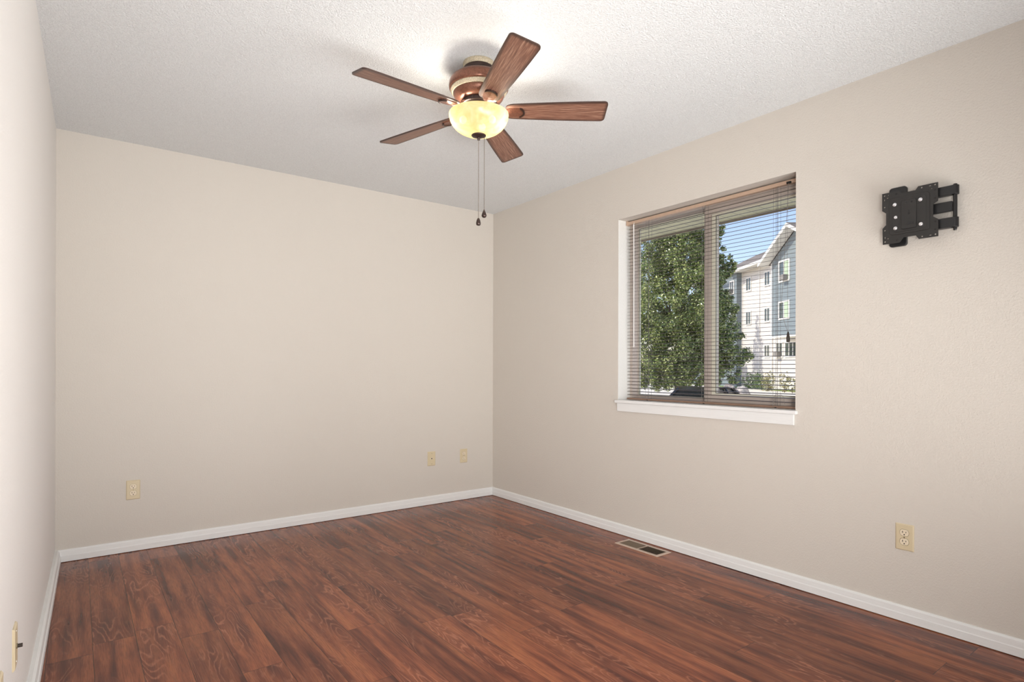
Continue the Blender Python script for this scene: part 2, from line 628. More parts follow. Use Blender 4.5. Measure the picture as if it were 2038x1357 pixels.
BY0, BY1 = WY0 + 0.004, WY1 - 0.004
BXF, BXB = 0.072, 0.098
bm = bmesh.new()
box(bm, BXF, BXB, BY0 + 0.006, BY1 - 0.010, 2.0665, 2.0865)
off(obj('headrail', bm, M_HEAD, bl, bevel=0.0015), BO)
bm = bmesh.new()
box(bm, BXF - 0.002, BXB + 0.002, BY1 - 0.014, BY1, 2.063, 2.0935)
off(obj('mounting_bracket', bm, M_HEAD, bl, bevel=0.001), BO)
bm = bmesh.new()
box(bm, BXF - 0.004, BXB + 0.002, BY0, BY0 + 0.012, 2.063, 2.0935)
off(obj('mounting_bracket', bm, M_HEAD, bl, bevel=0.001), BO)
bm = bmesh.new()
box(bm, BXF - 0.006, BXF + 0.004, -2.598, -2.574, 2.066, 2.077)
off(obj('cord_lock', bm, M_SLOT, bl, bevel=0.001), BO)
# slats
TILT = radians(8.0)
bm = bmesh.new()
z = 0.926
slat_z = []
while z < 2.058:
    slat_z.append(z)
    z += 0.0222
xc = (BXF + BXB) / 2
NS = 5
for z in slat_z:
    top = []
    for th in (0.0, 0.00035):
        row = []
        for i in range(NS):
            t = -1 + 2 * i / (NS - 1)
            dx = t * 0.0125
            dz = 0.0012 * (1 - t * t) - 0.0006 + th
            x = xc + dx * cos(TILT) - dz * sin(TILT)
            zz = z + dx * sin(TILT) + dz * cos(TILT)
            row.append((bm.verts.new((x, BY0 + 0.008, zz)), bm.verts.new((x, BY1 - 0.008, zz))))
        top.append(row)
    for row in top:
        for i in range(NS - 1):
            bm.faces.new((row[i][0], row[i + 1][0], row[i + 1][1], row[i][1]))
    a, b = top
    for i in (0, NS - 1):
        bm.faces.new((a[i][0], b[i][0], b[i][1], a[i][1]))
off(obj('slats', bm, M_BLIND, bl, smooth=True), BO)
bm = bmesh.new()
box(bm, xc - 0.012, xc + 0.012, BY0 + 0.008, BY1 - 0.008, 0.8935, 0.9055)
off(obj('bottom_rail', bm, plain('brown_bottom_rail', (0.27, 0.17, 0.12), 0.4), bl, bevel=0.002), BO)
for cy_, wd in ((-1.648, 0.026), (-2.072, 0.022), (-2.514, 0.026)):
    bm = bmesh.new()
    for x in (BXF - 0.0005, BXB + 0.0005):
        for dy in (-wd / 2, wd / 2) if cy_ != -2.072 else (-wd / 2, wd / 2):
            tube(bm, [(x, cy_ + dy, 0.9), (x, cy_ + dy, 2.067)], 0.0007, 5)
    tube(bm, [(xc, cy_ - 0.002, 0.9), (xc, cy_ - 0.002, 2.067)], 0.0009, 5)
    off(obj('ladder_cord', bm, M_CORD, bl), BO)
    bm = bmesh.new()
    lathe(bm, [(0, 0.8895), (0.006, 0.8895), (0.006, 0.895), (0, 0.895)], 10, (xc - 0.010, cy_, 0.0035))
    off(obj('cord_plug', bm, M_TASSEL, bl), BO)
# looped slack of cord at the right ladder
bm = bmesh.new()
pts = []
for i in range(15):
    a = i / 14
    pts.append((BXF - 0.003 - 0.004 * sin(a * pi), -2.505 - 0.062 * a + 0.0, 0.915 + 0.055 * sin(a * pi * 1.0) ** 0.5 + 0.006 * sin(a * 9)))
tube(bm, pts, 0.0008, 5)
pts = [(BXF - 0.002, -2.5 - 0.02 * i / 8, 0.898 + 0.03 * abs(sin(i * .9)) + .004 * i) for i in range(9)]
tube(bm, pts, 0.0008, 5)
off(obj('cord_slack', bm, M_CORD, bl), BO)
# wand
bm = bmesh.new()
tube(bm, [(0.064, -1.538, 2.058), (0.064, -1.540, 1.80), (0.064, -1.5415, 1.262)], 0.0033, 8)
tube(bm, [(0.064, -1.538, 2.055), (0.067, -1.538, 2.070), (0.075, -1.538, 2.068)], 0.0015, 6)
lathe(bm, [(0, -0.02), (0.0042, -0.018), (0.0042, 0.01), (0, 0.012)], 8, (0.064, -1.5415, 1.262))
off(obj('tilt_wand', bm, M_WAND, bl), BO)
# pull cords and tassel
bm = bmesh.new()
tube(bm, [(0.067, -2.582, 2.068), (0.063, -2.581, 1.7), (0.060, -2.588, 1.29)], 0.0008, 5)
tube(bm, [(0.067, -2.586, 2.068), (0.062, -2.573, 1.80), (0.060, -2.560, 1.55), (0.060, -2.551, 1.42), (0.060, -2.556, 1.385), (0.060, -2.572, 1.335), (0.060, -2.588, 1.29)], 0.0009, 5)
pc = off(obj('pull_cord', bm, M_CORD, bl), BO)
bm = bmesh.new()
lathe(bm, [(0, 1.296), (0.003, 1.294), (0.0065, 1.280), (0.0085, 1.262), (0.0085, 1.243), (0.0075, 1.240), (0, 1.240)], 14, (0.060, -2.5885, 0))
off(obj('tassel', bm, M_TASSEL, pc, smooth=True), BO)

# ------------------------------------------------------------------ ceiling fan
FC = Vector((-1.4817, -2.008, H))
fan = empty('ceiling_fan', FC)
tag(fan, 'bronze ceiling fan with five dark wood blades and a lit amber glass bowl', 'ceiling fan')
fan_parts = []


def fobj(name, bm, mats, parent=fan, **k):
    return obj(name, bm, mats, parent, **k)


bm = bmesh.new()
lathe(bm, [(0, 0), (0.069, 0), (0.0695, -0.004), (0.0695, -0.019), (0.067, -0.023), (0.0, -0.023)], 56)
fobj('canopy_ring', bm, M_ANTIQUE, smooth=True).data.shade_smooth() if hasattr(bpy.types.Mesh, 'shade_smooth') else None
bm = bmesh.new()
lathe(bm, [(0, -0.0231), (0.067, -0.0231), (0.0675, -0.027), (0.064, -0.034), (0.0625, -0.042), (0.064, -0.049), (0.066, -0.0515), (0, -0.0515)], 56)
fobj('canopy', bm, M_BRONZE_D, smooth=True)
bm = bmesh.new()
prof = [(0, -0.0516), (0.066, -0.0516)]
for i in range(9):
    a = i / 8 * pi / 2
    prof.append((0.072 + 0.0585 * sin(a), -0.0535 - 0.040 * (1 - cos(a))))
prof += [(0.1315, -0.104), (0.1300, -0.113), (0.1255, -0.1175), (0, -0.1175)]
lathe(bm, prof, 64)
fobj('motor_housing', bm, M_BRONZE, smooth=True)
bm = bmesh.new()
lathe(bm, [(0, -0.1176), (0.1235, -0.1176), (0.1245, -0.120), (0.1225, -0.124), (0.1195, -0.1265), (0.1185, -0.131), (0.1150, -0.134), (0, -0.134)], 64)
fobj('trim_band', bm, M_ANTIQUE, smooth=True)
bm = bmesh.new()
lathe(bm, [(0, -0.1341), (0.113, -0.1341), (0.1125, -0.138), (0.108, -0.150), (0.098, -0.162), (0.089, -0.168), (0.082, -0.170), (0, -0.170)], 64)
fobj('lower_housing', bm, M_BRONZE, smooth=True)
bm = bmesh.new()
lathe(bm, [(0, -0.1701), (0.074, -0.1701), (0.078, -0.173), (0.078, -0.186), (0.074, -0.189), (0, -0.189)], 48)
for i in range(10):
    a = i * 2 * pi / 10
    M = Matrix.Rotation(a, 4, 'Z')
    box(bm, 0.070, 0.0795, -0.006, 0.006, -0.187, -0.172, M=M)
fobj('flywheel', bm, M_BRONZE_D)
bm = bmesh.new()
lathe(bm, [(0, -0.1891), (0.046, -0.1891), (0.046, -0.198), (0.060, -0.203), (0.062, -0.208), (0.062, -0.220), (0.056, -0.224), (0, -0.224)], 48)
fobj('light_fitter', bm, M_BRONZE_D, smooth=True)

# blades
R0, R1 = 0.118, 0.565


def halfw(r):
    t = (r - R0) / (R1 - R0)
    if t < 0.10:
        q = t / 0.10
        return 0.026 + 0.020 * sqrt(max(0, 1 - (1 - q) ** 2))
    q = (t - 0.10) / 0.90
    return 0.046 + 0.0155 * (1 - (1 - q) ** 1.6)


def blade_outline():
    up = []
    n = 26
    for i in range(n):
        r = R0 + (R1 - 0.018 - R0) * (i / (n - 1)) ** 1.4
        up.append((r, halfw(r)))
    cw = halfw(R1 - 0.018)
    for i in range(1, 7):
        a = i / 6 * pi / 2
        up.append((R1 - 0.018 + 0.018 * sin(a), cw - 0.018 + 0.018 * cos(a)))
    return up + [(x, -y) for x, y in reversed(up)]


def make_blade_mesh():
    bm = bmesh.new()
    lay = bm.verts.layers.float.new('edge')
    out = blade_outline()
    cx_ = sum(p[0] for p in out) / len(out)
    rings = []
    for th, sgn in ((0.0028, 1), (-0.0028, -1)):
        for ins, e in ((0.0, 1.0), (0.006, 0.75), (0.016, 0.0)):
            ring = []
            for x, y in out:
                fy = (abs(y) - ins) / abs(y) if abs(y) > ins else 0
                x2 = min(x, R1 - ins)
                x2 = max(x2, R0 + ins)
                v = bm.verts.new((x2, y * fy, th))
                v[lay] = e
                ring.append(v)
            rings.append(ring)
    n = len(out)
    for k in (0, 3):
        for a, b in ((rings[k], rings[k + 1]), (rings[k + 1], rings[k + 2])):
            for i in range(n):
                j = (i + 1) % n
                try: bm.faces.new((a[i], a[j], b[j], b[i]))
                except ValueError: pass
        bm.faces.new(rings[k + 2])
    for i in range(n):
        j = (i + 1) % n
        bm.faces.new((rings[0][i], rings[0][j], rings[3][j], rings[3][i]))
    bmesh.ops.recalc_face_normals(bm, faces=bm.faces)
    me = bpy.data.meshes.new('blade')
    bm.to_mesh(me)
    bm.free()
    me.materials.append(M_BLADE)
    return me


def make_bracket_mesh():
    bm = bmesh.new()
    secs = [(0.070, 0.013, 0.030), (0.082, 0.012, 0.024), (0.094, 0.009, 0.010), (0.106, 0.009, -0.003), (0.116, 0.013, -0.0085),
            (0.128, 0.021, -0.0075), (0.142, 0.026, -0.0060), (0.160, 0.0270, -0.0058), (0.176, 0.0265, -0.0058),
            (0.188, 0.0235, -0.0058), (0.197, 0.0170, -0.0058), (0.202, 0.006, -0.0058)]
    th = 0.0045
    L = []
    for r, h, z in secs:
        L.append([bm.verts.new((r, -h, z)), bm.verts.new((r, h, z)), bm.verts.new((r, h, z + th * .6)), bm.verts.new((r, -h, z + th * .6)),
                  bm.verts.new((r, 0, z - 0.003))])
    for A, B in zip(L, L[1:]):
        bm.faces.new((A[0], A[4], B[4], B[0]))
        bm.faces.new((A[4], A[1], B[1], B[4]))
        bm.faces.new((A[1], A[2], B[2], B[1]))
        bm.faces.new((A[2], A[3], B[3], B[2]))
        bm.faces.new((A[3], A[0], B[0], B[3]))
    for A in (L[0], L[-1]):
        bm.faces.new((A[0], A[4], A[1], A[2], A[3]))
    # crescent rim at the outer end
    n = 12
    prev = None
    for i in range(n + 1):
        a = -1.25 + 2.5 * i / n
        wdt = 0.0055 * cos(a * 0.95) + 0.0008
        ro, ri = 0.0295, 0.0295 - wdt
        row = [bm.verts.new((0.170 + 1.1 * q * cos(a), q * sin(a), zz)) for q, zz in ((ri, -0.0035), (ro, -0.0035), (ro, -0.0120), (ri, -0.0120))]
        if prev:
            for k in range(4):
                f = bm.faces.new((prev[k], prev[(k + 1) % 4], row[(k + 1) % 4], row[k]))
                f.material_index = 1
        else:
            bm.faces.new(row).material_index = 1
        prev = row
    bm.faces.new(prev).material_index = 1
    bmesh.ops.recalc_face_normals(bm, faces=bm.faces)
    me = bpy.data.meshes.new('blade_bracket')
    bm.to_mesh(me)
    bm.free()
    me.materials.append(M_BRONZE)
    me.materials.append(M_BRONZE_D)
    return me


BM_, BR_ = make_blade_mesh(), make_bracket_mesh()
ax_, ay_ = 0.002, -0.036
PH = 37.098 - 10 * pi - 2 * pi * 0
tilt = Vector((-ax_, -ay_, 1)).normalized()
TM = Vector((0, 0, 1)).rotation_difference(tilt).to_matrix().to_4x4()
for k in range(5):
    a = PH - k * 2 * pi / 5
    b = bpy.data.objects.new('blade', BM_)
    COL.objects.link(b)
    b.parent = fan
    b.matrix_local = Matrix.Translation((0, 0, 2.230 - H)) @ TM @ Matrix.Rotation(a, 4, 'Z') @ Matrix.Rotation(radians(-13.7), 4, 'X')
    q = bpy.data.objects.new('blade_bracket', BR_)
    COL.objects.link(q)
    q.parent = b

# bowl
bm = bmesh.new()
prof = [(0.128, -0.2215), (0.1305, -0.2225), (0.1315, -0.2260), (0.1312, -0.2300), (0.1295, -0.2400), (0.1260, -0.2520), (0.1190, -0.2660), (0.1080, -0.2800),
        (0.0920, -0.2930), (0.0730, -0.3030), (0.0520, -0.3095), (0.0300, -0.3130), (0.0, -0.3140)]
lathe(bm, prof, 64)
fobj('glass_bowl', bm, M_BOWL, smooth=True)
bm = bmesh.new()
lathe(bm, [(0, -0.3135), (0.030, -0.3135), (0.0325, -0.3155), (0.0315, -0.3185), (0.022, -0.3225), (0.010, -0.3260), (0.0055, -0.3290), (0.0065, -0.3330), (0.0045, -0.3375), (0, -0.3385)], 28)
fobj('finial', bm, M_BRONZE_D, smooth=True)
# bulbs with their light, on short sockets under the fitter
for lat, dep in ((-0.068, -0.012), (0.060, -0.018), (0.012, 0.064)):
    P = Vector((cos(YAW) * lat + sin(YAW) * dep, -sin(YAW) * lat + cos(YAW) * dep, -0.252))
    bm = bmesh.new()
    d = Vector((P.x, P.y, 0)).normalized()
    tube(bm, [d * 0.02 + Vector((0, 0, -0.222)), P - d * 0.02 + Vector((0, 0, 0.006))], 0.009, 10)
    fobj('lamp_socket', bm, M_BRONZE_D)
    bm = bmesh.new()
    sphere(bm, P, 0.016, 1, 1, 1.1, 14)
    fobj('light_bulb', bm, M_BULB, smooth=True)
    ld = bpy.data.lights.new('bulb_light', 'POINT')
    ld.energy = 4.0
    ld.color = (1.0, 0.92, 0.80)
    ld.shadow_soft_size = 0.05
    lo = bpy.data.objects.new('bulb_light', ld)
    COL.objects.link(lo)
    lo.parent = fan
    lo.location = P + d * 0.022 + Vector((0, 0, -0.004))
# pull chains
for lat, dep, z0, zb, r in ((0.0, -0.006, -0.334, 1.7585, 0.0105), (0.024, 0.01, -0.318, 1.800, 0.0115)):
    x, y = cos(YAW) * lat + sin(YAW) * dep, -sin(YAW) * lat + cos(YAW) * dep
    zb -= H
    bm = bmesh.new()
    n = int((z0 - zb) / 0.0042)
    for i in range(n):
        zz = z0 - (i + 0.5) * (z0 - zb) / n
        bmesh.ops.create_icosphere(bm, subdivisions=1, radius=0.0019, matrix=Matrix.Translation((x, y, zz)))
    tube(bm, [(x, y, z0), (x, y, zb)], 0.0007, 4)
    ch = fobj('pull_chain', bm, M_CHAIN, smooth=True)
    bm = bmesh.new()
    if r == 0.0105: pr = [(0, zb + 0.002), (0.004, zb), (0.0075, zb - 0.008), (r, zb - 0.020), (0.0098, zb - 0.028), (0.007, zb - 0.031), (0, zb - 0.031)]
    else: pr = [(0, zb + 0.003), (0.0025, zb), (0.0055, zb - 0.008), (0.0095, zb - 0.018), (r, zb - 0.025), (0.0095, zb - 0.031), (0.005, zb - 0.0345), (0, zb - 0.035)]
    lathe(bm, pr, 16, (x, y, 0))
    fobj('pull_knob', bm, M_BRONZE_D, parent=ch, smooth=True)

# ------------------------------------------------------------------ wall plates


def rounded_rect(w, h, r, n=5):
    p = []
    for cx_, cy_, a0 in ((w / 2 - r, h / 2 - r, 0), (-w / 2 + r, h / 2 - r, 90), (-w / 2 + r, -h / 2 + r, 180), (w / 2 - r, -h / 2 + r, 270)):
        for i in range(n):
            a = radians(a0 + 90 * i / (n - 1))
            p.append((cx_ + r * cos(a), cy_ + r * sin(a)))
    return p


def plate_shape(bm, w, h, d):
    """bevelled wall plate in local x (width), z (height), front at y=-d"""
    lo = rounded_rect(w, h, 0.002, 3)
    hi = rounded_rect(w - 0.008, h - 0.008, 0.002, 3)
    A = [bm.verts.new((x, 0, z)) for x, z in lo]
    B = [bm.verts.new((x, -d * 0.45, z)) for x, z in lo]
    Cc = [bm.verts.new((x, -d, z)) for x, z in hi]
    n = len(lo)
    for P, Q in ((A, B), (B, Cc)):
        for i in range(n):
            bm.faces.new((P[i], P[(i + 1) % n], Q[(i + 1) % n], Q[i]))
    bm.faces.new(Cc)
    bm.faces.new(A[::-1])


def disc(bm, x, z, r, y0, y1, n=20, flat=None):
    pts = []
    for i in range(n):
        a = 2 * pi * i / n
        px, pz = r * cos(a), r * sin(a)
        if flat: pz = max(-flat, min(flat, pz))
        pts.append((x + px, y0, z + pz))
    prism(bm, pts, (0, y1 - y0, 0))


def wall_plate(kind, loc, rz, label, name, cat, group=None):
    o = empty(name, loc, rz)
    tag(o, label, cat, group)
    bm = bmesh.new()
    plate_shape(bm, 0.0705, 0.1145, 0.006)
    obj('face_plate', bm, M_IVORY, o)
    if kind == 'outlet':
        for s in (1, -1):
            bm = bmesh.new()
            disc(bm, 0, s * 0.0195, 0.0172, -0.0055, -0.0078, 28, 0.0142)
            rc = obj('receptacle', bm, M_IVORY2, o, bevel=0.0006)
            bm = bmesh.new()
            disc(bm, 0, s * 0.0195, 0.0186, -0.0050, -0.00625, 28, 0.0156)
            obj('recess_ring', bm, M_SCREW, rc)
            bm = bmesh.new()
            zc = s * 0.0195
            box(bm, -0.0077, -0.0052, -0.0080, -0.0070, zc - 0.001, zc + 0.0075)
            box(bm, 0.0054, 0.0074, -0.0080, -0.0070, zc - 0.000, zc + 0.0065)
            disc(bm, 0, zc - 0.0078, 0.0027, -0.0070, -0.0080, 12)
            obj('socket_slots', bm, M_SLOT, rc)
        bm = bmesh.new()
        disc(bm, 0, 0, 0.0028, -0.0055, -0.0072, 14)
        obj('screw', bm, M_SCREW, o)
    else:
        for s in (1, -1):
            bm = bmesh.new()
            disc(bm, 0, s * 0.0415, 0.0027, -0.0055, -0.0070, 14)
            obj('screw', bm, M_CHROME if kind == 'coax' else M_SCREW, o)
        if kind == 'phone':
            bm = bmesh.new()
            disc(bm, 0, 0.001, 0.0078, -0.0050, -0.0068, 20)
            obj('jack_collar', bm, M_IVORY2, o)
            bm = bmesh.new()
            disc(bm, 0, 0.001, 0.0052, -0.0060, -0.0072, 16)
            obj('jack_hole', bm, M_SLOT, o)
        else:
            bm = bmesh.new()
            disc(bm, 0, 0, 0.0075, -0.0055, -0.0085, 6)
            obj('connector_nut', bm, M_SCREW, o)
            bm = bmesh.new()
            disc(bm, 0, 0, 0.0052, -0.0060, -0.0190, 16)
            obj('coax_connector', bm, M_TASSEL, o)
    return o


G1 = 'ivory wall plates low on the walls'
wall_plate('outlet', (-2.6245, 0, 0.3675), 0, 'ivory double electrical outlet at the left end of the back wall', 'electrical_outlet', 'outlet', G1)
wall_plate('phone', (-0.6035, 0, 0.3695), 0, 'ivory cover plate with one central black hole on the back wall', 'jack_plate', 'wall plate', G1)
wall_plate('outlet', (-0.298, 0, 0.3665), 0, 'ivory double electrical outlet on the back wall beside the corner', 'electrical_outlet', 'outlet', G1)
wall_plate('outlet', (0, -3.1425, 0.3685), -pi / 2, 'ivory double electrical outlet on the window wall below the black bracket', 'electrical_outlet', 'outlet', G1)
ANG = pi / 2 + atan2(-SLOPE, 1)
yl = -2.06
wall_plate('coax', (xl(yl), yl, 0.338), ANG, 'ivory cable plate with protruding metal connector on the left wall', 'cable_plate', 'wall plate', G1)
yl = -2.372
wall_plate('outlet', (xl(yl), yl, 0.333), ANG, 'ivory plate at the left edge, nearest the viewer beside the cable plate', 'electrical_outlet', 'outlet', G1)

# ------------------------------------------------------------------ floor register
vent = empty('floor_register', (-0.1145, -1.770, 0))
tag(vent, 'tan metal floor vent set in the plank floor beside the baseboard', 'floor vent')
VW, VL = 0.132, 0.336
bm = bmesh.new()
ow, ol, iw, il = VW / 2, VL / 2, VW / 2 - 0.019, VL / 2 - 0.020
outer = [(-ow, -ol), (ow, -ol), (ow, ol), (-ow, ol)]
inner = [(-iw, -il), (iw, -il), (iw, il), (-iw, il)]
A = [bm.verts.new((x, y, 0.0005)) for x, y in outer]
B = [bm.verts.new((x * 0.97, y * 0.985, 0.0045)) for x, y in outer]
Cc = [bm.verts.new((x, y, 0.0045)) for x, y in inner]
D = [bm.verts.new((x, y, 0.0005)) for x, y in inner]
for P, Q in ((A, B), (B, Cc), (Cc, D), (D, A)):
    for i in range(4): bm.faces.new((P[i], P[(i + 1) % 4], Q[(i + 1) % 4], Q[i]))
obj('frame', bm, M_VENT, vent)
bm = bmesh.new()
box(bm, -iw, iw, -il, il, 0.0003, 0.0009)
obj('duct_opening', bm, M_VENT_D, vent)
bm = bmesh.new()
box(bm, -iw, iw, -0.0025, 0.0025, 0.001, 0.0046)
obj('centre_bar', bm, M_VENT, vent)
bm = bmesh.new()
for half in (-1, 1):
    n = 15
    for i in range(n):
        y = half * (0.006 + (il - 0.008) * (i + 0.5) / n)
        M = Matrix.Translation((0, y, 0.0026)) @ Matrix.Rotation(half * radians(35), 4, 'X')
        box(bm, -iw, iw, -0.0024, 0.0024, -0.0004, 0.0004, M=M)
obj('louvers', bm, M_VENT_S, vent)

# ------------------------------------------------------------------ TV wall bracket
tv = empty('tv_wall_bracket', (0, -3.17, 1.76))
tag(tv, 'black metal swing-arm television bracket mounted on the right wall', 'wall bracket')
TO = Vector((0, -3.17, 1.76))


def tvo(name, bm, m, parent=tv, **k): return off(obj(name, bm, m, parent, **k), TO)


def mirror_plate():
    # outline (y, z) of the face plate
    yc, zc = -3.1746, 1.7607
    o = [(-0.1035, 0.106), (-0.1035, 0.036), (-0.086, 0.026), (-0.086, -0.026), (-0.1035, -0.038), (-0.1035, -0.106)]
    pts = [(0.104, 0.1115), (0.040, 0.1115), (0.030, 0.0985), (-0.023, 0.0985), (-0.033, 0.1125), (-0.1035, 0.1125),
           (-0.1035, 0.036), (-0.0865, 0.026), (-0.0865, -0.026), (-0.1045, -0.040), (-0.1045, -0.1105), (-0.036, -0.1105),
           (-0.0245, -0.0935), (0.022, -0.0935), (0.036, -0.1125), (0.101, -0.1125), (0.1025, -0.042), (0.088, -0.028), (0.088, 0.023), (0.104, 0.036)]
    return [(yc + a, zc + b) for a, b in pts]


XP0, XP1 = -0.0555, -0.0525
PLATE_HOLES = ((-3.0798, 1.8618, .006, .006), (-3.0949, 1.8615, .004, .004), (-3.0917, 1.8493, .007, .0035), (-3.0798, 1.843, .003, .008), (-3.0802, 1.8111, .006, .006),
               (-3.0816, 1.7092, .006, .006), (-3.0822, 1.6773, .003, .008), (-3.0938, 1.6716, .007, .0035), (-3.0822, 1.6593, .006, .006), (-3.22, 1.8644, .0065, .0065),
               (-3.2499, 1.8649, .008, .0035), (-3.2551, 1.8518, .006, .0035), (-3.2676, 1.8657, .0065, .0065), (-3.2223, 1.6590, .006, .006), (-3.2515, 1.6589, .008, .003), (-3.2692, 1.6596, .006, .006))
bm = bmesh.new()
loops = [mirror_plate()]
for y, z, w, h in PLATE_HOLES:
    loops.append([(y + a, z + b) for a, b in rounded_rect(w, h, min(w, h) / 2.01)])
eds = []
for lp in loops:
    vs = [bm.verts.new((XP0, y, z)) for y, z in lp]
    eds += [bm.edges.new((vs[i], vs[(i + 1) % len(vs)])) for i in range(len(vs))]
bmesh.ops.triangle_fill(bm, edges=eds, use_beauty=True, use_dissolve=False, normal=(1, 0, 0))
ret = bmesh.ops.extrude_face_region(bm, geom=bm.faces[:])
for v in ret['geom']:
    if isinstance(v, bmesh.types.BMVert): v.co.x = XP1
face = tvo('face_plate', bm, M_BLACK)


def rr_yz(yc, zc, w, h, r, x0, x1, bm):
    prism(bm, [(x0, yc + a, zc + b) for a, b in rounded_rect(w, h, r)], (x1 - x0, 0, 0))


bm = bmesh.new()
rr_yz(-3.1745, 1.7635, 0.150, 0.160, 0.014, -0.0580, XP0 - 0.0001, bm)
tvo('raised_panel', bm, M_BLACK, face, bevel=0.0015)
bm = bmesh.new()
rr_yz(-3.1745, 1.7635, 0.126, 0.142, 0.014, -0.0592, -0.0578, bm)
tvo('raised_panel', bm, M_BLACK, face, bevel=0.0012)
bm = bmesh.new()
rr_yz(-3.1752, 1.7625, 0.0555, 0.1235, 0.007, -0.0640, -0.0591, bm)
cap = tvo('centre_cap', bm, M_BLACK, face, bevel=0.0015)
bm = bmesh.new()
for y in (-3.166, -3.186):
    lathe(bm, [(0, -0.0660), (0.003, -0.0655), (0.0036, -0.0640), (0, -0.0640)], 12, (0, y, 1.8125), axis='X')
    if y == -3.166:
        tvo('rivet', bm, M_BLACK2, cap)
        bm = bmesh.new()
tvo('rivet', bm, M_BLACK2, cap)
bm = bmesh.new()
prism(bm, [(-0.0648, -3.166, 1.718), (-0.0648, -3.1925, 1.7185), (-0.0648, -3.1925, 1.727), (-0.0648, -3.170, 1.727)], (0.0010, 0, 0))
tvo('moulded_slot', bm, M_BLACK2, cap)
# small downward arrow mark
bm = bmesh.new()
prism(bm, [(-0.0648, -3.1755, 1.779), (-0.0648, -3.1755, 1.766), (-0.0648, -3.1715, 1.766), (-0.0648, -3.1765, 1.759), (-0.0648, -3.1815, 1.766), (-0.0648, -3.1775, 1.766), (-0.0648, -3.1775, 1.779)], (0.0009, 0, 0))
tvo('arrow_mark', bm, M_SLOT, cap)
for (y, z) in ((-3.1223, 1.8128), (-3.2180, 1.8138), (-3.1247, 1.7106), (-3.2195, 1.7106)):
    bm = bmesh.new()
    lathe(bm, [(0, -0.0690), (0.0042, -0.0690), (0.0052, -0.0680), (0.0052, -0.0635), (0.0075, -0.0630), (0.0075, -0.0592), (0, -0.0592)], 16, (0, y, z), axis='X')
    tvo('bolt', bm, M_CHROME, face, smooth=False)
bm = bmesh.new()
lathe(bm, [(0, -0.0615), (0.0062, -0.0612), (0.0072, -0.0598), (0.0072, -0.0592), (0, -0.0592)], 20, (0, -3.1250, 1.7580), axis='X')
tvo('bolt', bm, M_CHROME, face)
for y, z in ((-3.125, 1.8600), (-3.2680, 1.8100), (-3.2690, 1.7130), (-3.1285, 1.6590), (-3.268, 1.8440), (-3.269, 1.680), (-3.138, 1.8060), (-3.138, 1.7265), (-3.2085, 1.8005), (-3.2105, 1.7235)):
    r = .0036 if z > 1.83 or z < 1.72 or y < -3.26 else .0022
    xx = -0.0600 if r == .0022 else -0.0562
    bm = bmesh.new()
    rr_yz(y, z, 2 * r, 2 * r, r / 1.01, xx, xx + 0.0012, bm)
    tvo('screw_hole', bm, M_SLOT, face)
# wall plate behind
bm = bmesh.new()
rr_yz(-3.1175, 1.7690, 0.068, 0.260, 0.012, -0.016, 0.0, bm)
tvo('wall_mount', bm, M_BLACK2, bevel=0.002)
# tilt head joining face plate and arm
bm = bmesh.new()
box(bm, XP1, -0.020, -3.205, -3.145, 1.722, 1.802)
tvo('tilt_head', bm, M_BLACK2, bevel=0.002)
for z0, z1, y1 in ((1.8155, 1.8530, -3.342), (1.6820, 1.7225, -3.341)):
    bm = bmesh.new()
    box(bm, -0.040, -0.012, y1 + 0.012, -3.12, z0, z1)
    lathe(bm, [(0, z0), (0.0135, z0), (0.0135, z1), (0, z1)], 18, (-0.026, y1 + 0.0135, 0))
    tvo('swing_arm', bm, M_BLACK2, bevel=0.0015)
bm = bmesh.new()
box(bm, -0.034, -0.018, -3.320, -3.19, 1.7495, 1.7900)
tvo('swing_arm', bm, M_BLACK2, bevel=0.0015)
bm = bmesh.new()
lathe(bm, [(0, 1.6690), (0.005, 1.6695), (0.0065, 1.673), (0.0065, 1.6815), (0.0075, 1.682), (0.0075, 1.8560), (0.0060, 1.8590), (0, 1.8595)], 18, (-0.026, -3.3285, 0))
tvo('pivot_post', bm, M_BLACK2, smooth=False)

# ------------------------------------------------------------------ outside: eave of this house
M_SOFFIT = None


def soffit_mat():
    t = NT('cream_vented_soffit')
    s = t.sep(t.coords())
    fr = t.math('FRACT', t.math('DIVIDE', s[1], 0.10))
    seam = t.math('LESS_THAN', fr, 0.07)
    w2 = t.math('FRACT', t.math('DIVIDE', s[1], 0.40))
    ventp = t.math('LESS_THAN', w2, 0.25)
    d1 = t.math('LESS_THAN', t.math('FRACT', t.math('MULTIPLY', s[0], 60)), 0.4)
    d2 = t.math('LESS_THAN', t.math('FRACT', t.math('MULTIPLY', s[1], 110)), 0.45)
    holes = t.math('MULTIPLY', t.math('MULTIPLY', d1, d2), ventp)
    c = t.mix(t.math('MULTIPLY', seam, 0.55), (0.88, 0.82, 0.50), (0.38, 0.34, 0.22))
    c = t.mix(t.math('MULTIPLY', holes, 0.6), c, (0.2, 0.18, 0.12))
    t.l(c, t.b.inputs['Base Color'])
    t.b.inputs['Roughness'].default_value = 0.5
    return t.m


